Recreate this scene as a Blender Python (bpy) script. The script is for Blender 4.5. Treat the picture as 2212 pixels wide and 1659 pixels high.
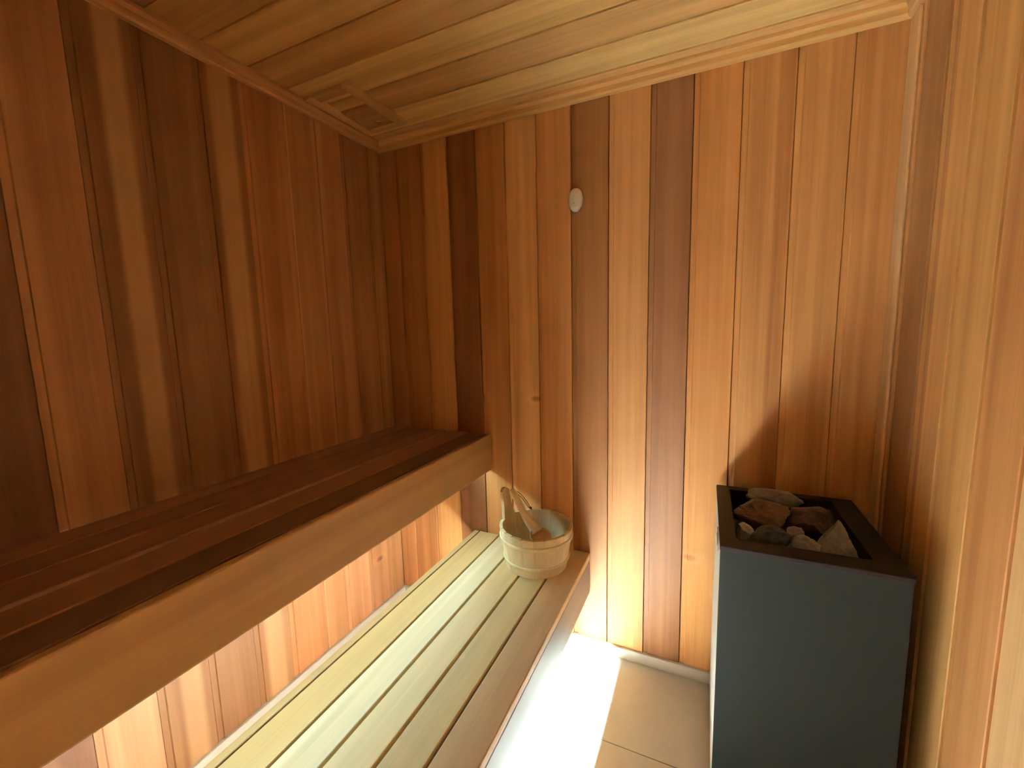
import bpy, bmesh, math, random
from mathutils import Vector, Matrix, Euler, noise

# ------------------------------------------------------------------ clear
for o in list(bpy.data.objects):
    bpy.data.objects.remove(o, do_unlink=True)
scene = bpy.context.scene
COL = scene.collection

U = 1.6                       # metres per unit of the survey (back wall is 1 unit from the lens)
FZ = 0.831                    # lens height in units
def wx(x): return x * U
def wy(y): return y * U
def wz(z): return (z + FZ) * U

# ------------------------------------------------------------------ camera
cd = bpy.data.cameras.new('camera')
cam = bpy.data.objects.new('camera', cd); COL.objects.link(cam)
cd.sensor_width = 36.0
cd.lens = 36.0 * 912.3 / 2212.0
cd.clip_start = 0.01
Rr = Vector((0.90832647, 0.4175421, -0.02452785))
Rd = Vector((0.03004698, -0.12363061, -0.9918733))
Rf = Vector((-0.41718126, 0.90020779, -0.12484284))
m = Matrix((( Rr.x, -Rd.x, -Rf.x, 0.0),
            ( Rr.y, -Rd.y, -Rf.y, 0.0),
            ( Rr.z, -Rd.z, -Rf.z, wz(0)),
            (0, 0, 0, 1)))
cam.matrix_world = m
scene.camera = cam

# ------------------------------------------------------------------ world, lights, exposure
world = bpy.data.worlds.new('world'); scene.world = world
world.use_nodes = True
world.node_tree.nodes['Background'].inputs[0].default_value = (0.02, 0.02, 0.02, 1)
world.node_tree.nodes['Background'].inputs[1].default_value = 0.0

Y_NEAR = -0.56                # wall behind the photographer
Y_LEN = 1.6 - Y_NEAR
def led_light(name, x, z, power, width, tilt, color, spread, end=0.03):
    ld = bpy.data.lights.new(name, 'AREA')
    ld.shape = 'RECTANGLE'; ld.size = width; ld.size_y = Y_LEN - 0.03 - end
    ld.energy = power; ld.color = color; ld.spread = math.radians(spread)
    lo = bpy.data.objects.new(name, ld); COL.objects.link(lo)
    lo.location = (x, (1.6 - end + Y_NEAR + 0.03) / 2, z)
    lo.rotation_euler = (0, tilt, 0)
    return lo
LED_COLOR = (0.80, 0.97, 1.0)
LOW_LED = (wx(-0.2805), wz(-0.674 + 0.046))
UP_LED = (wx(-0.574), wz(-0.379 + 0.018))
led_light('led_light_lower', LOW_LED[0], LOW_LED[1], 86.0, 0.034, math.radians(-16), LED_COLOR, 66, 0.12)
led_light('led_light_upper', UP_LED[0], UP_LED[1], 1.65, 0.010, math.radians(-24), (0.54, 0.93, 0.98), 130)

vs = scene.view_settings
vs.view_transform = 'Standard'; vs.look = 'None'
vs.exposure = 1.45; vs.gamma = 1.0
vs.use_curve_mapping = False

# ------------------------------------------------------------------ materials
def new_mat(name):
    mt = bpy.data.materials.new(name); mt.use_nodes = True
    nt = mt.node_tree
    return mt, nt, nt.nodes['Principled BSDF']
def nd(nt, t, **kw):
    n = nt.nodes.new(t)
    for k, v in kw.items(): setattr(n, k, v)
    return n
def mth(nt, op, a, b=None, c=None, clamp=False):
    n = nt.nodes.new('ShaderNodeMath'); n.operation = op; n.use_clamp = clamp
    for i, v in enumerate((a, b, c)):
        if v is None: continue
        if isinstance(v, (int, float)): n.inputs[i].default_value = v
        else: nt.links.new(v, n.inputs[i])
    return n.outputs[0]
def vmul(nt, v, s):
    n = nt.nodes.new('ShaderNodeVectorMath'); n.operation = 'MULTIPLY'
    nt.links.new(v, n.inputs[0]); n.inputs[1].default_value = s
    return n.outputs[0]
def ns(nt, vec, detail=3.0, rough=0.55, dist=0.0, scale=1.0):
    n = nt.nodes.new('ShaderNodeTexNoise'); n.inputs['Scale'].default_value = scale
    n.inputs['Detail'].default_value = detail; n.inputs['Roughness'].default_value = rough
    n.inputs['Distortion'].default_value = dist
    nt.links.new(vec, n.inputs['Vector'])
    return n.outputs['Fac']

def make_wood(name, rough=0.5, contrast=1.0, spec=0.35):
    """Colour comes from each piece's own object colour; the grain runs along the third axis of attribute 'g'."""
    mt, nt, bs = new_mat(name); L = nt.links
    at = nd(nt, 'ShaderNodeAttribute', attribute_name='g', attribute_type='GEOMETRY')
    oi = nd(nt, 'ShaderNodeObjectInfo')
    off = nd(nt, 'ShaderNodeCombineXYZ')
    L.new(mth(nt, 'MULTIPLY', oi.outputs['Random'], 37.0), off.inputs[0])
    L.new(mth(nt, 'MULTIPLY', oi.outputs['Random'], 91.0), off.inputs[1])
    L.new(mth(nt, 'MULTIPLY', oi.outputs['Random'], 53.0), off.inputs[2])
    add = nd(nt, 'ShaderNodeVectorMath', operation='ADD')
    L.new(at.outputs['Vector'], add.inputs[0]); L.new(off.outputs[0], add.inputs[1])
    g = add.outputs[0]
    broad = ns(nt, vmul(nt, g, (17, 17, 0.55)), 2.0, 0.5, 0.3)
    mid = ns(nt, vmul(nt, g, (75, 75, 1.3)), 3.0, 0.6, 0.6)
    fine = ns(nt, vmul(nt, g, (330, 330, 5.0)), 2.0, 0.6, 0.2)
    blot = ns(nt, vmul(nt, g, (9, 9, 3.0)), 2.0, 0.5, 0.0)
    v = mth(nt, 'MULTIPLY', mth(nt, 'SUBTRACT', broad, 0.5), 1.15 * contrast)
    v = mth(nt, 'ADD', v, mth(nt, 'MULTIPLY', mth(nt, 'SUBTRACT', mid, 0.5), 0.42 * contrast))
    v = mth(nt, 'ADD', v, mth(nt, 'MULTIPLY', mth(nt, 'SUBTRACT', fine, 0.5), 0.20 * contrast))
    v = mth(nt, 'ADD', v, mth(nt, 'MULTIPLY', mth(nt, 'SUBTRACT', blot, 0.5), 0.30 * contrast))
    # sapwood streak: per-piece properties streak (amount), streak_at, streak_width across the board
    sep = nd(nt, 'ShaderNodeSeparateXYZ'); L.new(at.outputs['Vector'], sep.inputs[0])
    def prop(nm): return nd(nt, 'ShaderNodeAttribute', attribute_name=nm, attribute_type='OBJECT').outputs['Fac']
    dst = mth(nt, 'ABSOLUTE', mth(nt, 'SUBTRACT', sep.outputs[0], prop('streak_at')))
    q = mth(nt, 'DIVIDE', dst, mth(nt, 'MAXIMUM', prop('streak_width'), 0.001))
    fall = nd(nt, 'ShaderNodeMapRange', interpolation_type='SMOOTHSTEP')
    L.new(q, fall.inputs['Value']); fall.inputs['From Min'].default_value = 0.7; fall.inputs['From Max'].default_value = 1.35
    fall.inputs['To Min'].default_value = 1.0; fall.inputs['To Max'].default_value = 0.0
    v = mth(nt, 'ADD', v, mth(nt, 'MULTIPLY', fall.outputs[0], prop('streak')))
    # knot: per-piece properties knot (amount), knot_at_a (across), knot_at_l (along)
    ka = mth(nt, 'MULTIPLY', mth(nt, 'SUBTRACT', sep.outputs[0], prop('knot_at_a')), 0.62)
    kl = mth(nt, 'MULTIPLY', mth(nt, 'SUBTRACT', sep.outputs[2], prop('knot_at_l')), 1.1)
    kr = mth(nt, 'SQRT', mth(nt, 'ADD', mth(nt, 'MULTIPLY', ka, ka), mth(nt, 'MULTIPLY', kl, kl)))
    kf = nd(nt, 'ShaderNodeMapRange', interpolation_type='SMOOTHSTEP')
    L.new(kr, kf.inputs['Value']); kf.inputs['From Min'].default_value = 0.004; kf.inputs['From Max'].default_value = 0.020
    kf.inputs['To Min'].default_value = 1.0; kf.inputs['To Max'].default_value = 0.0
    kh = nd(nt, 'ShaderNodeMapRange', interpolation_type='SMOOTHSTEP')
    L.new(kr, kh.inputs['Value']); kh.inputs['From Min'].default_value = 0.012; kh.inputs['From Max'].default_value = 0.04
    kh.inputs['To Min'].default_value = 1.0; kh.inputs['To Max'].default_value = 0.0
    kv = mth(nt, 'SUBTRACT', mth(nt, 'MULTIPLY', kh.outputs[0], 0.14), mth(nt, 'MULTIPLY', kf.outputs[0], 0.6))
    v = mth(nt, 'ADD', v, mth(nt, 'MULTIPLY', kv, prop('knot')))
    v = mth(nt, 'ADD', v, 1.0)
    v = mth(nt, 'MAXIMUM', v, 0.25)
    # darker grain is also redder: per-channel power
    cmb = nd(nt, 'ShaderNodeCombineColor')
    L.new(mth(nt, 'POWER', v, 0.85), cmb.inputs[0]); L.new(mth(nt, 'POWER', v, 1.12), cmb.inputs[1]); L.new(mth(nt, 'POWER', v, 1.4), cmb.inputs[2])
    mx = nd(nt, 'ShaderNodeMix', data_type='RGBA', blend_type='MULTIPLY'); mx.inputs['Factor'].default_value = 1.0
    L.new(oi.outputs['Color'], mx.inputs['A']); L.new(cmb.outputs[0], mx.inputs['B'])
    L.new(mx.outputs['Result'], bs.inputs['Base Color'])
    bs.inputs['Roughness'].default_value = rough
    bs.inputs['Specular IOR Level'].default_value = spec
    bp = nd(nt, 'ShaderNodeBump'); bp.inputs['Strength'].default_value = 0.12; bp.inputs['Distance'].default_value = 0.002
    L.new(mid, bp.inputs['Height']); L.new(bp.outputs[0], bs.inputs['Normal'])
    return mt
M = {}
M['wood'] = make_wood('cedar_cladding', 0.52, 1.0)
M['bench'] = make_wood('bench_wood', 0.42, 0.55, 0.4)
M['pale'] = make_wood('pale_spruce', 0.5, 0.5)

def simple(name, col, rough=0.5, metal=0.0, spec=0.5, nscale=None, namt=0.0, bump=0.0):
    mt, nt, bs = new_mat(name); L = nt.links
    bs.inputs['Roughness'].default_value = rough; bs.inputs['Metallic'].default_value = metal
    bs.inputs['Specular IOR Level'].default_value = spec
    if nscale:
        tc = nd(nt, 'ShaderNodeTexCoord')
        f = ns(nt, tc.outputs['Object'], 5.0, 0.6, 0.3, nscale)
        rp = nd(nt, 'ShaderNodeMapRange'); L.new(f, rp.inputs['Value'])
        rp.inputs['From Min'].default_value = 0.25; rp.inputs['From Max'].default_value = 0.75
        rp.inputs['To Min'].default_value = 1 - namt; rp.inputs['To Max'].default_value = 1 + namt
        mx = nd(nt, 'ShaderNodeVectorMath', operation='SCALE'); mx.inputs[0].default_value = col
        L.new(rp.outputs[0], mx.inputs['Scale']); L.new(mx.outputs[0], bs.inputs['Base Color'])
        if bump:
            bp = nd(nt, 'ShaderNodeBump'); bp.inputs['Strength'].default_value = bump; bp.inputs['Distance'].default_value = 0.01
            L.new(f, bp.inputs['Height']); L.new(bp.outputs[0], bs.inputs['Normal'])
    else:
        bs.inputs['Base Color'].default_value = (*col, 1)
    return mt
M['backing'] = simple('dark_backing', (0.05, 0.022, 0.01), 0.8, nscale=6, namt=0.2)
M['grout'] = simple('grey_grout', (0.42, 0.38, 0.31), 0.8, nscale=40, namt=0.15)
M['tile'] = simple('beige_tile', (0.63, 0.625, 0.58), 0.38, nscale=5, namt=0.06)
M['skirting'] = simple('white_skirting', (0.70, 0.67, 0.60), 0.45, nscale=12, namt=0.05)
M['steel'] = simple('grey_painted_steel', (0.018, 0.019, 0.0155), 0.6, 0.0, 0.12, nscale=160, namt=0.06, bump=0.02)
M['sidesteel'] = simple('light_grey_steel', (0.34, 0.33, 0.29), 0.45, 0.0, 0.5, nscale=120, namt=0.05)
M['rim'] = simple('dark_brown_rim_steel', (0.017, 0.009, 0.008), 0.55, 0.0, 0.2, nscale=60, namt=0.15)
M['black'] = simple('black_void', (0.006, 0.005, 0.005), 0.8, nscale=20, namt=0.2)
M['alu'] = simple('aluminium', (0.6, 0.6, 0.58), 0.4, 0.9, nscale=30, namt=0.05)
M['plastic'] = simple('ivory_plastic', (0.80, 0.74, 0.64), 0.4, nscale=90, namt=0.05)
M['plastic2'] = simple('white_plastic', (0.90, 0.86, 0.78), 0.35, nscale=60, namt=0.03)
M['dot'] = simple('grey_dot', (0.12, 0.10, 0.08), 0.5, nscale=60, namt=0.05)
M['cord'] = simple('brown_leather', (0.28, 0.15, 0.05), 0.7, nscale=200, namt=0.25, bump=0.2)
def stone_mat(name, col, namt=0.3, sc=30):
    return simple(name, col, 0.75, 0, 0.3, nscale=sc, namt=namt, bump=0.35)
M['st_brown'] = stone_mat('brown_stone', (0.15, 0.085, 0.045))
M['st_dark'] = stone_mat('dark_stone', (0.05, 0.05, 0.052), 0.9, 45)
M['st_grey'] = stone_mat('grey_stone', (0.20, 0.18, 0.185))
M['st_pink'] = stone_mat('pinkish_stone', (0.17, 0.125, 0.14))
M['st_pale'] = stone_mat('whitish_stone', (0.27, 0.25, 0.26))
M['st_red'] = stone_mat('reddish_stone', (0.075, 0.04, 0.035))
mt, nt, bs = new_mat('led_diffuser')
bs.inputs['Base Color'].default_value = (0.9, 0.9, 0.85, 1)
bs.inputs['Emission Color'].default_value = (1.0, 0.99, 0.9, 1); bs.inputs['Emission Strength'].default_value = 4.0
M['led'] = mt

# ------------------------------------------------------------------ helpers
def link(o, parent=None):
    COL.objects.link(o)
    if parent is not None:
        o.parent = parent
        bpyparent_fix(o, parent)
    return o
def bpyparent_fix(o, parent):
    # parents carry only a location: keep the child's given world location
    o.location = o.location - world_loc(parent)
def world_loc(p):
    l = p.location.copy()
    while p.parent is not None:
        p = p.parent; l = l + p.location
    return l
def empty(name, loc, label, cat, group=None):
    o = bpy.data.objects.new(name, None); o.location = loc; o.empty_display_size = 0.05
    COL.objects.link(o); o['label'] = label; o['category'] = cat
    if group: o['group'] = group
    return o
def tag(o, label, cat, group=None):
    o['label'] = label; o['category'] = cat
    if group: o['group'] = group
    return o
def structure(o):
    o['kind'] = 'structure'; return o
def bm_to_mesh(name, bm, mat, smooth=False, along=None):
    bmesh.ops.recalc_face_normals(bm, faces=bm.faces[:])
    me = bpy.data.meshes.new(name); bm.to_mesh(me); bm.free()
    if mat: me.materials.append(mat)
    for pl in me.polygons: pl.use_smooth = smooth
    if along: set_grain(me, along)
    return me
ORD = {'x': (1, 2, 0), 'y': (0, 2, 1), 'z': (0, 1, 2)}
def set_grain(me, along):
    a = me.attributes.new('g', 'FLOAT_VECTOR', 'POINT')
    i, j, k = ORD[along]
    for n, v in enumerate(me.vertices):
        a.data[n].vector = (v.co[i], v.co[j], v.co[k])
def obj(name, me, loc=(0, 0, 0), parent=None, color=None):
    o = bpy.data.objects.new(name, me); o.location = loc
    if color: o.color = (*color, 1)
    return link(o, parent)
def box_mesh(name, dx, dy, dz, mat, bevel=0.0, seg=2, along=None):
    bm = bmesh.new()
    bmesh.ops.create_cube(bm, size=1.0)
    for v in bm.verts: v.co = Vector((v.co.x * dx, v.co.y * dy, v.co.z * dz))
    if bevel:
        bmesh.ops.bevel(bm, geom=bm.edges[:], offset=bevel, segments=seg, profile=0.5, affect='EDGES')
    return bm_to_mesh(name, bm, mat, False, along)
def box(name, x, y, z, mat, parent=None, bevel=0.0, along=None, color=None, seg=2):
    me = box_mesh(name, x[1] - x[0], y[1] - y[0], z[1] - z[0], mat, bevel, seg, along)
    return obj(name, me, ((x[0] + x[1]) / 2, (y[0] + y[1]) / 2, (z[0] + z[1]) / 2), parent, color)

random.seed(7)
def vary(c, a=0.06):
    k = 1 + random.uniform(-a, a)
    return (c[0] * k, c[1] * k * (1 + random.uniform(-0.03, 0.03)), c[2] * k * (1 + random.uniform(-0.06, 0.06)))

# cladding board: profile in (across a, outward d), extruded along its length
LIP = 0.0165
TH = 0.012
_bcache = {}
def board_mesh(w, length, ea, ed, el):
    key = (round(w, 4), round(length, 4), tuple(ea), tuple(ed), tuple(el))
    if key in _bcache: return _bcache[key]
    lip = min(LIP, w * 0.4)
    prof = [(0.0, -TH), (w - 0.0012, -TH), (w - 0.0012, -0.0018), (w - 0.003, 0.0),
            (lip + 0.0025, 0.0), (lip + 0.0005, -0.0046), (0.0014, -0.005), (0.0, -0.0075)]
    bm = bmesh.new(); rings = []
    ea, ed, el = Vector(ea), Vector(ed), Vector(el)
    for l in (-length / 2, length / 2):
        rings.append([bm.verts.new(ea * (a - w / 2) + ed * d + el * l) for a, d in prof])
    n = len(prof)
    for i in range(n):
        bm.faces.new((rings[0][i], rings[0][(i + 1) % n], rings[1][(i + 1) % n], rings[1][i]))
    bm.faces.new(rings[0][::-1]); bm.faces.new(rings[1])
    bmesh.ops.recalc_face_normals(bm, faces=bm.faces[:])
    me = bpy.data.meshes.new('board'); bm.to_mesh(me); bm.free()
    me.materials.append(M['wood'])
    at = me.attributes.new('g', 'FLOAT_VECTOR', 'POINT')
    for i, v in enumerate(me.vertices):
        at.data[i].vector = (v.co.dot(ea), v.co.dot(ed), v.co.dot(el))
    _bcache[key] = me
    return me
def cedar(c):
    return (min(0.86, c[0] * 1.13), c[1] * 0.96, c[2] * 0.78)
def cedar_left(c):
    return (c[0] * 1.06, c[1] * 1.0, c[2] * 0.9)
def board(parent, a0, a1, fixed, l0, l1, ea, ed, el, color, **props):
    """a0..a1 across, fixed = face plane coordinate, l0..l1 along"""
    me = board_mesh(a1 - a0, l1 - l0, ea, ed, el)
    EA, ED, EL = Vector(ea), Vector(ed), Vector(el)
    ab = Vector([abs(c) for c in EA]); db = Vector([abs(c) for c in ED])
    loc = ab * ((a0 + a1) / 2) + db * fixed + EL * ((l0 + l1) / 2)
    o = obj('board', me, loc, parent, color)
    for k, v in props.items(): o[k] = v
    return o

# ------------------------------------------------------------------ room shell
XL, XR, YB, YN = wx(-0.862), wx(0.30), 1.6, Y_NEAR
ZC = wz(0.533)
SK = wz(-0.802)               # top of the skirting
T = 0.05
floor = structure(box('floor', (XL - 0.1, XR + 0.1), (YN - 0.1, YB + 0.1), (-0.08, -0.004), M['grout']))
ceiling = structure(box('ceiling', (XL - 0.1, XR + 0.1), (YN - 0.1, YB + 0.1), (ZC + TH, ZC + TH + T), M['backing']))
wall_back = structure(box('wall_back', (XL - 0.1, XR + 0.1), (YB + TH, YB + TH + T), (-0.004, ZC + TH), M['backing']))
wall_left = structure(box('wall_left', (XL - TH - T, XL - TH), (YN - TH, YB + TH), (-0.004, ZC + TH), M['backing']))
wall_right = structure(box('wall_right', (XR + TH, XR + TH + T), (YN - TH, YB + TH), (-0.004, ZC + TH), M['backing']))
wall_near = structure(box('wall_front', (XL - 0.1, XR + 0.1), (YN - TH - T, YN - TH), (-0.004, ZC + TH), M['backing']))

# floor tiles
TG = 0.0012
ys = [1.6 + 0.22, wy(0.762)]
while ys[-1] > YN: ys.append(ys[-1] - 0.6)
xs = [XL - 0.30, wx(-0.862) - 0.30 + 1.2, wx(-0.862) - 0.30 + 2.4]
for i in range(len(ys) - 1):
    for j in range(2):
        x0, x1 = max(xs[j], XL), min(xs[j + 1], XR)
        y0, y1 = max(ys[i + 1], YN), min(ys[i], YB)
        t = box('floor_tile', (x0 + TG, x1 - TG), (y0 + TG, y1 - TG), (-0.012, 0.0), M['tile'], floor, 0.0008, seg=1)

# palette (surface albedo of each board)
LIGHT = (0.60, 0.35, 0.155)
ORNG = (0.52, 0.265, 0.095)
MID = (0.42, 0.215, 0.09)
DARK = (0.24, 0.115, 0.052)
RED = (0.36, 0.165, 0.075)
PALE = (0.62, 0.42, 0.21)

# back wall boards
edges = [-0.862, -0.806, -0.7235, -0.638, -0.553, -0.470, -0.3865, -0.300, -0.212, -0.123, -0.039, 0.049, 0.138, 0.224, 0.30]
cols = [MID, MID, LIGHT, DARK, (0.50, 0.26, 0.115), (0.72, 0.45, 0.21), (0.58, 0.31, 0.115), (0.28, 0.125, 0.045), LIGHT, (0.22, 0.10, 0.042), ORNG, (0.50, 0.275, 0.11), (0.52, 0.29, 0.12), (0.50, 0.27, 0.11)]
extra = {5: dict(knot=1.0, knot_at_a=0.052, knot_at_l=wz(-0.175) - (SK + ZC) / 2), 8: dict(streak=0.12, streak_at=0.0, streak_width=0.03),
         10: dict(knot=0.9, knot_at_a=-0.045, knot_at_l=wz(-0.53) - (SK + ZC) / 2),
         11: dict(streak=-0.22, streak_at=0.045, streak_width=0.02), 12: dict(streak=0.15, streak_at=-0.01, streak_width=0.02)}
for i in range(len(edges) - 1):
    board(wall_back, wx(edges[i]) - (LIP if i == 0 else 0), wx(edges[i + 1]), YB, SK, ZC, (1, 0, 0), (0, -1, 0), (0, 0, 1), cedar(vary(cols[i], 0.03)), **extra.get(i, {}))

# left wall boards (grid measured from the seams under the upper bench)
le = [1.0, 0.943, 0.857, 0.771, 0.688, 0.601, 0.517, 0.427, 0.342, 0.256]
while le[-1] > YN / U: le.append(le[-1] - 0.0862)
le[-1] = YN / U
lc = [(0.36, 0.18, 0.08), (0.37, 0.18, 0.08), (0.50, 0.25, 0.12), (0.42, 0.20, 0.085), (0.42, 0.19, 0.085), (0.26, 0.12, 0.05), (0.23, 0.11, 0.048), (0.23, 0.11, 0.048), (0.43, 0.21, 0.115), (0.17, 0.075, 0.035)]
lx = {5: dict(streak=0.95, streak_at=0.006, streak_width=0.032), 7: dict(streak=1.0, streak_at=0.016, streak_width=0.026),
      1: dict(knot=1.0, knot_at_a=0.0, knot_at_l=wz(-0.66) - (SK + ZC) / 2),
      3: dict(streak=0.3, streak_at=-0.045, streak_width=0.005)}
pal = [MID, RED, ORNG, DARK]
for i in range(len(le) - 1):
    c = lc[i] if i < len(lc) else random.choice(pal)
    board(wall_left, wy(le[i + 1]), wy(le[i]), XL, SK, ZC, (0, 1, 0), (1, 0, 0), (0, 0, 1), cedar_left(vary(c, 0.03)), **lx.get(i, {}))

# right wall boards
re_ = [1.0, 0.952, 0.866, 0.78, 0.6925, 0.607]
while re_[-1] > YN / U: re_.append(re_[-1] - 0.0862)
re_[-1] = YN / U
rc = [LIGHT, (0.33, 0.175, 0.08), (0.60, 0.37, 0.15), (0.60, 0.37, 0.15), (0.48, 0.245, 0.10), PALE]
for i in range(len(re_) - 1):
    c = rc[i] if i < len(rc) else random.choice([LIGHT, ORNG, PALE, MID])
    board(wall_right, wy(re_[i + 1]), wy(re_[i]) + (LIP if i == 0 else 0), XR, SK, ZC, (0, -1, 0), (-1, 0, 0), (0, 0, 1), cedar(vary(c, 0.03)),
          **({'streak': -0.3, 'streak_at': -0.02, 'streak_width': 0.01} if i == 2 else {}))

# wall behind the photographer
x = XL; 
while x < XR - 0.01:
    x2 = min(x + 0.1385, XR)
    board(wall_near, x, x2, YN, SK, ZC, (-1, 0, 0), (0, 1, 0), (0, 0, 1), vary(random.choice([LIGHT, ORNG, MID, RED]), 0.04))
    x = x2

# ceiling boards (running across the room)
ce = [1.0, 0.962, 0.8755, 0.789, 0.7025, 0.616, 0.5295, 0.443, 0.3565]
while ce[-1] > YN / U: ce.append(ce[-1] - 0.0865)
ce[-1] = YN / U
cc = [(0.74, 0.44, 0.17), (0.86, 0.58, 0.24), (0.72, 0.42, 0.16), (0.85, 0.55, 0.21), (0.70, 0.38, 0.135), (0.76, 0.43, 0.155), (0.68, 0.37, 0.135)]
for i in range(len(ce) - 1):
    c = cc[i] if i < len(cc) else random.choice([ORNG, MID, LIGHT])
    board(ceiling, wy(ce[i + 1]), wy(ce[i]), ZC, XL, XR, (0, -1, 0), (0, 0, -1), (1, 0, 0), vary(c, 0.03))

structure(box('trim_5', (XR - 0.008, XR - 0.0002), (YB - 0.062, YB - 0.0004), (SK, ZC - 0.044), M['wood'], None, 0.003, 'z', (0.70, 0.42, 0.19)))

# skirting strips of white tile
SD = 0.011
def skirt(name, x, y):
    return structure(box(name, x, y, (0.0, SK - 0.001), M['skirting'], None, 0.002, seg=1))
skirt('baseboard_back', (XL + SD, XR - SD), (YB - SD, YB + TH - 0.001))
skirt('baseboard_left', (XL - TH + 0.001, XL + SD), (YN + SD, YB + TH - 0.001))
skirt('baseboard_right', (XR - SD, XR + TH - 0.001), (YN + SD, YB + TH - 0.001))
skirt('baseboard_front', (XL + SD, XR - SD), (YN - TH + 0.001, YN + SD))

# ceiling cornice: bevelled strip, mitred round the room
def cornice(name, p0, p1, inward, color):
    """p0,p1 corners on the wall face; profile in (inward, down)"""
    prof = [(0.0, 0.0), (0.0, -0.042), (0.016, -0.042), (0.020, -0.036), (0.020, -0.020), (0.027, -0.010), (0.027, 0.0)]
    prof = [(a, b - 0.0006) for a, b in prof]
    p0, p1, inw = Vector(p0), Vector(p1), Vector(inward)
    d = (p1 - p0).normalized(); c = (p0 + p1) / 2
    bm = bmesh.new(); r = []
    for p, s in ((p0, 1), (p1, -1)):
        r.append([bm.verts.new(p - c + inw * a + d * (a * s) + Vector((0, 0, b))) for a, b in prof])
    n = len(prof)
    for i in range(n): bm.faces.new((r[0][i], r[0][(i + 1) % n], r[1][(i + 1) % n], r[1][i]))
    bm.faces.new(r[0]); bm.faces.new(r[1][::-1])
    me = bm_to_mesh(name, bm, M['wood'], False, 'x' if abs(d.x) > 0.5 else 'y')
    o = obj(name, me, c, None, color)
    return structure(o)
cornice('trim_1', (XL, YB, ZC), (XR, YB, ZC), (0, -1, 0), (0.80, 0.47, 0.17))
cornice('trim_2', (XL, YN, ZC), (XL, YB, ZC), (1, 0, 0), (0.62, 0.33, 0.145))
cornice('trim_3', (XR, YN, ZC), (XR, YB, ZC), (-1, 0, 0), (0.55, 0.31, 0.13))
cornice('trim_4', (XL, YN, ZC), (XR, YN, ZC), (0, 1, 0), (0.5, 0.27, 0.10))

# ------------------------------------------------------------------ benches
BY0, BY1 = YN + 0.004, YB - 0.003
def bench(root, slats, ztop, th, fascia, fz, colors, fcolor, beams, led, blockers, bh):
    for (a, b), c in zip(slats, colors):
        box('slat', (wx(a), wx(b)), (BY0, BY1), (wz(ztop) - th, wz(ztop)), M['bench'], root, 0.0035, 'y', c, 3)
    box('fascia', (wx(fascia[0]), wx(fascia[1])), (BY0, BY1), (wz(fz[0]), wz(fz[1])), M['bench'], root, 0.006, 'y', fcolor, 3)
    zb = wz(ztop) - th
    for rx in blockers:  # unseen strips added under the slat gaps to stop light rising through
        box('gap_blocker', (wx(rx) - 0.018, wx(rx) + 0.018), (BY0, BY1), (zb - 0.016, zb - 0.0002), M['bench'], root, 0.002, 'y', (0.42, 0.25, 0.12))
    if blockers: zb -= 0.0164
    for y in beams:
        box('crossbeam', (wx(slats[0][0]) + 0.012, wx(fascia[0]) - 0.0005), (wy(y) - 0.022, wy(y) + 0.022), (zb - bh, zb - 0.0002), M['bench'], root, 0.002, 'x', (0.40, 0.22, 0.10))
    ch = box('light_channel', (led[0] - 0.011, led[0] + 0.011), (BY0 + 0.01, BY1 - 0.01), (led[1] + 0.004, led[1] + 0.016), M['alu'], root, 0.001)
    box('light_diffuser', (led[0] - 0.006, led[0] + 0.006), (BY0 + 0.012, BY1 - 0.012), (led[1] + 0.0022, led[1] + 0.004), M['led'], ch)

ub = empty('upper_bench', (wx(-0.70), wy(0.33), wz(-0.379)), 'dark upper wooden bench with deep front board along the shadowed wall', 'bench')
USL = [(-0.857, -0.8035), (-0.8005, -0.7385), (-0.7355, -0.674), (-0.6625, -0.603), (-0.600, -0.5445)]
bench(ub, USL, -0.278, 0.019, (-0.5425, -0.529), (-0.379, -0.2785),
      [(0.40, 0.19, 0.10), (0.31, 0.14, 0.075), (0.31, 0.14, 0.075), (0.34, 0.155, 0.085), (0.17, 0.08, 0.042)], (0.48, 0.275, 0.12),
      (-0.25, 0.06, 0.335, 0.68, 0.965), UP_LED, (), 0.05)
lb = empty('lower_bench', (wx(-0.42), wy(0.33), wz(-0.674)), 'pale lower wooden bench of long slats carrying the bucket', 'bench')
LSL = [(-0.592, -0.5775), (-0.574, -0.514), (-0.510, -0.4495), (-0.445, -0.384), (-0.3795, -0.3215), (-0.317, -0.2545)]
bench(lb, LSL, -0.565, 0.0285, (-0.2665, -0.2555), (-0.674, -0.5832),
      [(0.68, 0.44, 0.20), (0.68, 0.43, 0.185), (0.72, 0.54, 0.32), (0.67, 0.46, 0.215), (0.62, 0.43, 0.20), (0.60, 0.39, 0.205)], (0.16, 0.122, 0.10),
      (-0.25, 0.06, 0.36, 0.68, 0.965), LOW_LED, (-0.508 - 0.004, -0.447, -0.382, -0.319), 0.018)

# ------------------------------------------------------------------ heater
HX0, HX1, HY0, HY1, HZ = wx(0.028), wx(0.262), wy(0.70), wy(0.982), wz(-0.341)
he = empty('sauna_heater', ((HX0 + HX1) / 2, (HY0 + HY1) / 2, 0.0), 'tall dark grey box sauna heater with open top full of stones', 'heater')
PT = 0.004
box('front_panel', (HX0, HX1), (HY0, HY0 + PT), (0.03, HZ - 0.011), M['steel'], he, 0.0012)
box('back_panel', (HX0, HX1), (HY1 - PT, HY1), (0.03, HZ - 0.011), M['steel'], he, 0.0012)
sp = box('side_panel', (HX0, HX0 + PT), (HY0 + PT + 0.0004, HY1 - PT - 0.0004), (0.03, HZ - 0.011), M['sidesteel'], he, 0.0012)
box('side_panel', (HX1 - PT, HX1), (HY0 + PT + 0.0004, HY1 - PT - 0.0004), (0.03, HZ - 0.011), M['steel'], he, 0.0012)
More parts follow.
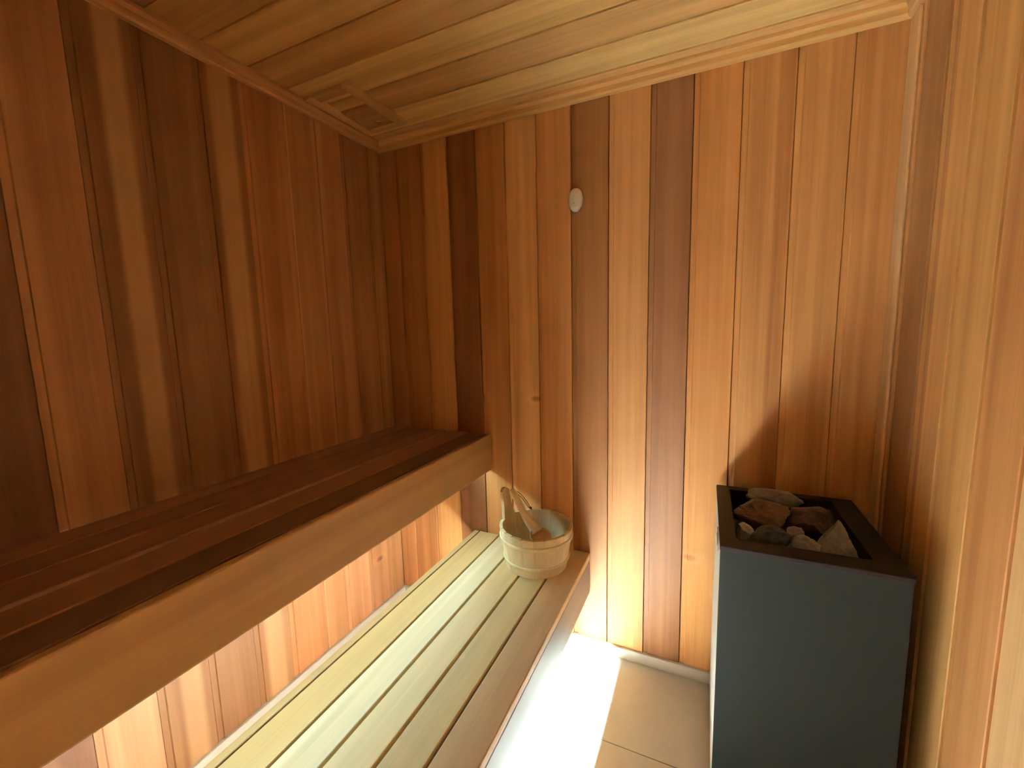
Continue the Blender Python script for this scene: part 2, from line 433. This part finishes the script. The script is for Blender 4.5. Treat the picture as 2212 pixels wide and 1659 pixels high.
# slot in the left side: raised lip with a dark slot
box('slot_lip', (HX0 - 0.0025, HX0 - 0.0002), (HY0 + 0.10, HY0 + 0.19), (HZ - 0.066, HZ - 0.036), M['sidesteel'], sp, 0.001)
box('slot', (HX0 - 0.0034, HX0 - 0.0026), (HY0 + 0.115, HY0 + 0.175), (HZ - 0.056, HZ - 0.047), M['black'], sp)
for fx in (HX0 + 0.03, HX1 - 0.03):
    for fy in (HY0 + 0.03, HY1 - 0.03):
        bm = bmesh.new(); bmesh.ops.create_cone(bm, segments=16, radius1=0.02, radius2=0.014, depth=0.03, cap_ends=True)
        obj('foot', bm_to_mesh('foot', bm, M['black']), (fx, fy, 0.0152), he)
# top frame: rectangular ring with an opening and a turned-down skirt
OX0, OX1, OY0, OY1 = wx(0.052), wx(0.226), wy(0.735), wy(0.960)
def frame_ring(name, ox0, ox1, oy0, oy1, ix0, ix1, iy0, iy1, z0, z1, drop, mat, parent, bev=0.0015):
    bm = bmesh.new()
    cx, cy = (ox0 + ox1) / 2, (oy0 + oy1) / 2
    def ring(a0, a1, b0, b1, z): return [bm.verts.new((a - cx, b - cy, z - z1)) for a, b in ((a0, b0), (a1, b0), (a1, b1), (a0, b1))]
    ot = ring(ox0, ox1, oy0, oy1, z1); ob = ring(ox0, ox1, oy0, oy1, z0)
    it = ring(ix0, ix1, iy0, iy1, z1); ib = ring(ix0, ix1, iy0, iy1, z0 - drop)
    for i in range(4):
        j = (i + 1) % 4
        bm.faces.new((ot[i], ot[j], it[j], it[i])); bm.faces.new((ot[i], ob[i], ob[j], ot[j]))
        bm.faces.new((it[i], it[j], ib[j], ib[i])); bm.faces.new((ob[i], ib[i], ib[j], ob[j]))
    bmesh.ops.bevel(bm, geom=[e for e in bm.edges if all(v.co.z > -1e-5 for v in e.verts)], offset=bev, segments=2, affect='EDGES')
    return obj(name, bm_to_mesh(name, bm, mat), (cx, cy, z1), parent)
frame_ring('top_frame', HX0 - 0.001, HX1 + 0.001, HY0 - 0.001, HY1 + 0.001, OX0, OX1, OY0, OY1, HZ - 0.0108, HZ, 0.10, M['rim'], he)
box('stone_tray', (OX0 + 0.0005, OX1 - 0.0005), (OY0 + 0.0005, OY1 - 0.0005), (HZ - 0.13, HZ - 0.10), M['black'], he)

# stones: convex chunks cut by random planes
def stone(label, x, y, z, size, rot, mat, seed, planes=None, nrand=14):
    rnd = random.Random(seed)
    pl = []
    if planes: pl += [(Vector(n).normalized(), d) for n, d in planes]
    for _ in range(nrand):
        n = Vector((rnd.gauss(0, 1), rnd.gauss(0, 1), rnd.gauss(0, 1))).normalized()
        pl.append((n, rnd.uniform(0.72, 1.0)))
    bm = bmesh.new(); bmesh.ops.create_icosphere(bm, subdivisions=4, radius=1.0)
    R = Euler(rot).to_matrix()
    for v in bm.verts:
        d = v.co.normalized(); r = 1.12
        for n, k in pl:
            c = d.dot(n)
            if c > 1e-3: r = min(r, k / c)
        r *= 1 + 0.10 * noise.noise(d * 2.6 + Vector((seed, 0, 0))) + 0.06 * noise.noise(d * 6 + Vector((seed, 3, 0))) + 0.02 * noise.noise(d * 17 + Vector((seed, 9, 0)))
        p = d * r
        v.co = R @ Vector((p.x * size[0], p.y * size[1], p.z * size[2]))
    me = bm_to_mesh('sauna_stone', bm, mat, False)
    o = obj('sauna_stone', me, (wx(x), wy(y), wz(z)))
    return tag(o, label, 'stone', 'stones in the heater')
ZT = -0.341
stone('flat grey-brown stone at the back of the heater opening', 0.128, 0.932, ZT + 0.002, (0.074, 0.030, 0.030), (0.1, 0.05, 0.08), M['st_grey'], 3)
stone('rounded tan brown stone at the left of the heater opening', 0.100, 0.850, ZT + 0.000, (0.068, 0.048, 0.042), (0.0, 0.06, 0.12), M['st_brown'], 11, nrand=10)
stone('small whitish stone in the left front corner of the heater', 0.070, 0.792, ZT - 0.014, (0.021, 0.024, 0.026), (0.3, 0.1, 0.4), M['st_pale'], 5)
stone('jagged black stone with pale specks at the front left of the heater', 0.102, 0.765, ZT - 0.006, (0.050, 0.029, 0.042), (0.2, 0.15, 0.2), M['st_dark'], 9)
stone('small pinkish stone in the middle of the heater opening', 0.140, 0.797, ZT - 0.008, (0.019, 0.022, 0.030), (0.5, 0.2, 0.1), M['st_pink'], 21)
stone('big dark reddish stone right of centre in the heater', 0.178, 0.860, ZT - 0.004, (0.052, 0.054, 0.046), (0.2, -0.2, 0.5), M['st_red'], 14)
pyr = [((1, 0, 0.50), 0.50), ((-1, 0.15, 0.62), 0.46), ((0.1, -1, 0.5), 0.50), ((0, 1, 0.5), 0.5), ((0, 0, -1), 0.55)]
stone('grey pyramid shaped stone at the front right of the heater', 0.193, 0.779, ZT - 0.004, (0.060, 0.044, 0.070), (0.0, 0.0, 0.05), M['st_grey'], 31, pyr, 2)
stone('low grey flat stone at the front middle of the heater', 0.148, 0.756, ZT - 0.013, (0.034, 0.022, 0.036), (0.0, 0.1, -0.1), M['st_grey'], 17)
stone('dark brown stone lying between the tan stone and the back stone', 0.142, 0.894, ZT - 0.018, (0.034, 0.022, 0.030), (0.2, 0.1, 0.1), M['st_red'], 25)

# ------------------------------------------------------------------ bucket
BX, BYc, BZ = wx(-0.365), wy(0.906), wz(-0.565) + 0.0006
RB, RT, BH = 0.118, 0.142, 0.158
bk = empty('wooden_bucket', (BX, BYc, BZ), 'pale wooden stave bucket with one tall ear on the lower bench', 'bucket')
NS = 20
EAR = 10                       # the stave whose middle points to the left wall, slightly back
A0 = math.radians(168) - EAR * 2 * math.pi / NS
def stave_mesh(r0, r1, h, da, ear=False):
    """one stave about angle 0; r at the outer face"""
    th = 0.012
    bm = bmesh.new()
    rows = [(0.0, r0, 1.0), (h * 0.25, r0 + (r1 - r0) * 0.25, 1.0), (h * 0.5, r0 + (r1 - r0) * 0.5, 1.0), (h * 0.8, r0 + (r1 - r0) * 0.8, 1.0), (h, r1, 1.0)]
    if ear:
        rr = lambda z: r0 + (r1 - r0) * z / h
        for z, wf in ((h + 0.008, 0.98), (h + 0.020, 0.88), (h + 0.035, 0.74), (h + 0.050, 0.64), (h + 0.065, 0.60), (h + 0.080, 0.62), (h + 0.092, 0.62), (h + 0.102, 0.54), (h + 0.109, 0.40), (h + 0.113, 0.22), (h + 0.1145, 0.06)):
            rows.append((z, rr(z) * 1.0 - 0.0, wf))
    NA = 4
    prev = None
    hw = da / 2 - 0.0018
    grid = []
    for z, r, wf in rows:
        ro = [bm.verts.new((r * math.cos(t), r * math.sin(t), z)) for t in [(-hw + 2 * hw * k / NA) * wf for k in range(NA + 1)]]
        ri = [bm.verts.new(((r - th) * math.cos(t), (r - th) * math.sin(t), z)) for t in [(-hw + 2 * hw * k / NA) * wf for k in range(NA + 1)]]
        grid.append(ro + ri[::-1])
    n = 2 * (NA + 1)
    for a, b in zip(grid[:-1], grid[1:]):
        for i in range(n): bm.faces.new((a[i], a[(i + 1) % n], b[(i + 1) % n], b[i]))
    bm.faces.new(grid[0][::-1]); bm.faces.new(grid[-1])
    top = [e for e in bm.edges if all(abs(v.co.z - rows[-1][0]) < 1e-6 for v in e.verts)]
    if not ear: bmesh.ops.bevel(bm, geom=top, offset=0.002, segments=2, affect='EDGES')
    return bm_to_mesh('stave', bm, M['pale'], False, 'z')
da = 2 * math.pi / NS
EW = da * 1.7; rest = (2 * math.pi - EW) / (NS - 1)
sm = stave_mesh(RB, RT, BH, rest); em = stave_mesh(RB, RT, BH, EW, True)
EA_ = math.radians(168)
SPR = (0.84, 0.68, 0.42)
for k in range(NS):
    a = EA_ if k == EAR else EA_ + EW / 2 + rest * (((k - EAR - 1) % NS) + 0.5)
    if k == EAR:
        o = obj('ear_stave', em, (BX, BYc, BZ), bk, SPR); o.rotation_euler = (0, 0, a); o['label'] = 'tall rounded ear stave'
    else:
        wfix = sm
        o = obj('stave', wfix, (BX, BYc, BZ), bk, vary(SPR, 0.07)); o.rotation_euler = (0, 0, a)
def lathe(name, prof, mat, seg=64, smooth=True, along='z', closed=True):
    bm = bmesh.new(); rings = []
    for k in range(seg):
        t = 2 * math.pi * k / seg
        rings.append([bm.verts.new((r * math.cos(t), r * math.sin(t), z)) for r, z in prof])
    n = len(prof)
    for k in range(seg):
        a, b = rings[k], rings[(k + 1) % seg]
        for i in range(n if closed else n - 1):
            bm.faces.new((a[i], a[(i + 1) % n], b[(i + 1) % n], b[i]))
    return bm_to_mesh(name, bm, mat, smooth, along)
def hoop(zc, hgt, t):
    rr = lambda z: RB + (RT - RB) * z / BH
    pr = []
    for k in range(9):
        u = math.pi * k / 8 - math.pi / 2
        z = zc + hgt / 2 * math.sin(u)
        pr.append((rr(z) + 0.0004 + t * max(0, math.cos(u)) ** 0.6, z))
    return obj('hoop', lathe('hoop', pr, M['pale']), (BX, BYc, BZ), bk, (0.86, 0.71, 0.44))
hoop(BH - 0.038, 0.016, 0.006)
hoop(0.038, 0.013, 0.005)
bm = bmesh.new(); bmesh.ops.create_cone(bm, segments=48, radius1=RB - 0.013, radius2=RB - 0.012, depth=0.012, cap_ends=True)
obj('bucket_base', bm_to_mesh('bucket_base', bm, M['pale'], False, 'x'), (BX, BYc, BZ + 0.016), bk, (0.66, 0.48, 0.27))

# ------------------------------------------------------------------ ladle
def sweep(name, pts, mat, seg=14, side=Vector((0, 0, 1)), along='z', smooth=True):
    """pts: (position, half width, half thickness)"""
    bm = bmesh.new(); rings = []
    P = [Vector(p[0]) for p in pts]
    for i, (p, w, t) in enumerate(pts):
        tan = (P[min(i + 1, len(P) - 1)] - P[max(i - 1, 0)]).normalized()
        s = (side - tan * side.dot(tan)).normalized(); u = tan.cross(s)
        rings.append([bm.verts.new(P[i] + s * (w * math.cos(2 * math.pi * k / seg)) + u * (t * math.sin(2 * math.pi * k / seg))) for k in range(seg)])
    for a, b in zip(rings[:-1], rings[1:]):
        for k in range(seg): bm.faces.new((a[k], a[(k + 1) % seg], b[(k + 1) % seg], b[k]))
    bm.faces.new(rings[0][::-1]); bm.faces.new(rings[-1])
    return bm_to_mesh(name, bm, mat, smooth, along)
def crom(pts, sub=6):
    out = []
    n = len(pts)
    for i in range(n - 1):
        a, b, c, d = pts[max(i - 1, 0)], pts[i], pts[i + 1], pts[min(i + 2, n - 1)]
        for k in range(sub):
            t = k / sub
            def f(p0, p1, p2, p3): return 0.5 * (2 * p1 + (p2 - p0) * t + (2 * p0 - 5 * p1 + 4 * p2 - p3) * t * t + (3 * p1 - p0 - 3 * p2 + p3) * t ** 3)
            out.append((Vector([f(a[0][j], b[0][j], c[0][j], d[0][j]) for j in range(3)]), f(a[1], b[1], c[1], d[1]), f(a[2], b[2], c[2], d[2])))
    out.append((Vector(pts[-1][0]), pts[-1][1], pts[-1][2]))
    return out
LB = Vector((BX + 0.040, BYc - 0.052, BZ + 0.140))      # centre of the ladle bowl
LT = Vector((BX - 0.112, BYc + 0.018, BZ + BH + 0.116))   # handle top leaning on the ear
ld = empty('ladle', LB, 'pale wooden ladle leaning in the bucket with its handle up against the ear', 'ladle')
# bowl, tilted a little with the handle
RBW = 0.042
pr = []
for k in range(9):
    u = math.pi / 2 * k / 8
    pr.append((RBW * math.sin(u) + 1e-4, -RBW * 0.8 * math.cos(u)))
for k in range(9):
    u = math.pi / 2 * (1 - k / 8)
    pr.append(((RBW - 0.005) * math.sin(u) + 1e-4, -(RBW * 0.8 - 0.005) * math.cos(u) + 0.0))
bo = obj('bowl', lathe('bowl', pr, M['pale'], 40), LB, ld, (0.70, 0.46, 0.26))
bo.rotation_euler = (math.radians(14), math.radians(16), 0)
dirv = (LT - LB)
hp = [((LB + dirv * 0.10 + Vector((-0.006, 0.004, -0.008))), 0.026, 0.010), ((LB + dirv * 0.22 + Vector((0, 0, -0.012))), 0.021, 0.010), ((LB + dirv * 0.42 + Vector((-0.004, 0, -0.014))), 0.0155, 0.009),
      ((LB + dirv * 0.65 + Vector((-0.002, 0, -0.008))), 0.0135, 0.008), ((LB + dirv * 0.85 + Vector((0, 0, 0.000))), 0.0140, 0.0075), ((LB + dirv * 0.97), 0.0130, 0.007), ((LB + dirv * 1.0), 0.007, 0.004)]
hp = crom([(tuple(a - LB), b, c) for a, b, c in hp])
obj('handle', sweep('handle', hp, M['pale'], 14, dirv.cross(Vector((-0.37, 0.93, -0.25))).normalized()), LB, ld, (0.90, 0.76, 0.52))
# leather loop hanging behind the handle top
c0 = LB + dirv * 0.95 + Vector((0.006, 0.006, 0.004))
cp = [c0, c0 + Vector((0.022, 0.006, -0.012)), c0 + Vector((0.046, 0.010, -0.040)), c0 + Vector((0.062, 0.012, -0.066)), c0 + Vector((0.070, 0.012, -0.074)), c0 + Vector((0.056, 0.012, -0.068)), c0 + Vector((0.036, 0.010, -0.040)), c0 + Vector((0.012, 0.006, -0.016)), c0]
cp = crom([(tuple(a - LB), 0.0014, 0.0014) for a in cp], 5)
co = obj('cord', sweep('cord', cp, M['cord'], 8, Vector((0, 1, 0.01)).normalized()), LB, ld)
bm = bmesh.new(); bmesh.ops.create_icosphere(bm, subdivisions=3, radius=0.0055)
for v in bm.verts: v.co *= 1 + 0.25 * noise.noise(v.co * 260)
obj('knot', bm_to_mesh('knot', bm, M['cord'], True), c0 + Vector((0.064, 0.012, -0.068)), co)

# ------------------------------------------------------------------ wall sensor
SXc, SZc = wx(-0.287), wz(0.297)
se = empty('wall_sensor', (SXc, YB, SZc - 0.042), 'small ivory oval plastic sensor on the far boarded wall', 'sensor')
def superell(name, rx, rz, depth, mat, z0=-1.0, z1=1.0, p=2.3):
    bm = bmesh.new(); NR, NT = 8, 36
    rings = []
    for i in range(NR + 1):
        u = i / NR
        s = (1 - u ** 2.6) ** 0.5 if i < NR else 0.0
        y = -depth * (0.35 + 0.65 * (1 - s)) if False else -depth * u ** 0.55
        sc = 1.0 if i == 0 else (1 - (u ** 3.2)) ** 0.5 if i < NR else 0.001
        rings.append([bm.verts.new((rx * sc * math.copysign(abs(math.cos(t)) ** (2 / p), math.cos(t)), y,
                                    min(max(rz * sc * math.copysign(abs(math.sin(t)) ** (2 / p), math.sin(t)), z0 * rz), z1 * rz))) for t in [2 * math.pi * k / NT for k in range(NT)]])
    for a, b in zip(rings[:-1], rings[1:]):
        for k in range(NT): bm.faces.new((a[k], a[(k + 1) % NT], b[(k + 1) % NT], b[k]))
    bm.faces.new(rings[0][::-1]); bm.faces.new(rings[-1])
    return bm_to_mesh(name, bm, mat, True)
obj('sensor_body', superell('sensor_body', 0.0265, 0.0415, 0.022, M['plastic'], -0.62, 1.0), (SXc, YB - 0.0003, SZc), se)
obj('sensor_cap', superell('sensor_cap', 0.0245, 0.0415, 0.0205, M['plastic2'], -1.0, -0.5), (SXc - 0.001, YB - 0.0003, SZc), se)
bm = bmesh.new(); bmesh.ops.create_uvsphere(bm, u_segments=10, v_segments=6, radius=0.0017)
obj('indicator', bm_to_mesh('indicator', bm, M['dot'], True), (SXc - 0.003, YB - 0.0218, SZc - 0.013), se)

# ------------------------------------------------------------------ ceiling vent (sliding wooden hatch)
VZ1 = ZC - 0.0004; VZ0 = ZC - 0.013
vx0, vx1, vy0, vy1 = wx(-0.838), wx(-0.706), wy(0.738), wy(0.932)
rw = 0.038
ve = empty('ceiling_vent', ((vx0 + vx1) / 2, (vy0 + vy1) / 2, VZ0), 'small wooden framed sliding vent on the ceiling near the corner', 'vent')
VC = (0.74, 0.45, 0.18)
box('rail', (vx0, vx0 + rw), (vy0, vy1), (VZ0, VZ1), M['wood'], ve, 0.002, 'y', VC)
box('rail', (vx1 - rw, vx1), (vy0, vy1), (VZ0, VZ1), M['wood'], ve, 0.002, 'y', VC)
box('crossrail', (vx0 + rw + 0.0003, vx1 - rw - 0.0003), (vy0, vy0 + rw), (VZ0, VZ1), M['wood'], ve, 0.002, 'x', VC)
box('crossrail', (vx0 + rw + 0.0003, vx1 - rw - 0.0003), (vy1 - 0.028, vy1), (VZ0, VZ1), M['wood'], ve, 0.002, 'x', VC)
# sliding panel with a finger hole
px0, px1, py0, py1 = vx0 + rw + 0.0008, vx1 - rw - 0.0008, wy(0.822), vy1 - 0.0285
bm = bmesh.new()
hcx, hcy, hr = (px0 + px1) / 2 + 0.008, py1 - 0.030, 0.014
ccx, ccy = (px0 + px1) / 2, (py0 + py1) / 2
NH = 24
def hole_layer(z):
    inner = [bm.verts.new((hcx - ccx + hr * math.cos(2 * math.pi * k / NH), hcy - ccy + hr * math.sin(2 * math.pi * k / NH), z)) for k in range(NH)]
    outer = []
    for k in range(NH):
        c, s = math.cos(2 * math.pi * k / NH), math.sin(2 * math.pi * k / NH)
        tx = ((px1 if c > 0 else px0) - hcx) / c if abs(c) > 1e-6 else 1e9
        ty = ((py1 if s > 0 else py0) - hcy) / s if abs(s) > 1e-6 else 1e9
        t = min(tx, ty)
        outer.append(bm.verts.new((hcx - ccx + c * t, hcy - ccy + s * t, z)))
    corners = [bm.verts.new((a - ccx, b - ccy, z)) for a, b in ((px1, py1), (px0, py1), (px0, py0), (px1, py0))]
    return inner, outer, corners
lo_, hi_ = hole_layer(0.0), hole_layer(0.008)
def sidekey(v): return (abs(v.co.x - (px1 - ccx)) < 1e-5, abs(v.co.x - (px0 - ccx)) < 1e-5, abs(v.co.y - (py1 - ccy)) < 1e-5, abs(v.co.y - (py0 - ccy)) < 1e-5)
outer_loops = []
for inner, outer, corners in (lo_, hi_):
    loop = []
    for k in range(NH):
        k2 = (k + 1) % NH
        a, b = outer[k], outer[k2]
        loop.append(a)
        ka, kb = sidekey(a), sidekey(b)
        if not any(x and y for x, y in zip(ka, kb)):
            # the corner between the two sides
            best = min(corners, key=lambda c: (c.co - a.co).length + (c.co - b.co).length)
            bm.faces.new((inner[k], a, best, b, inner[k2])); loop.append(best)
        else:
            bm.faces.new((inner[k], a, b, inner[k2]))
    outer_loops.append(loop)
for k in range(NH):
    k2 = (k + 1) % NH
    bm.faces.new((lo_[0][k], lo_[0][k2], hi_[0][k2], hi_[0][k]))
n = len(outer_loops[0])
for k in range(n):
    bm.faces.new((outer_loops[0][k], outer_loops[0][(k + 1) % n], outer_loops[1][(k + 1) % n], outer_loops[1][k]))
bmesh.ops.delete(bm, geom=[v for v in bm.verts if not v.link_faces], context='VERTS')
obj('sliding_panel', bm_to_mesh('sliding_panel', bm, M['wood'], False, 'x'), (ccx, ccy, VZ0 + 0.0035), ve, (0.58, 0.32, 0.125))
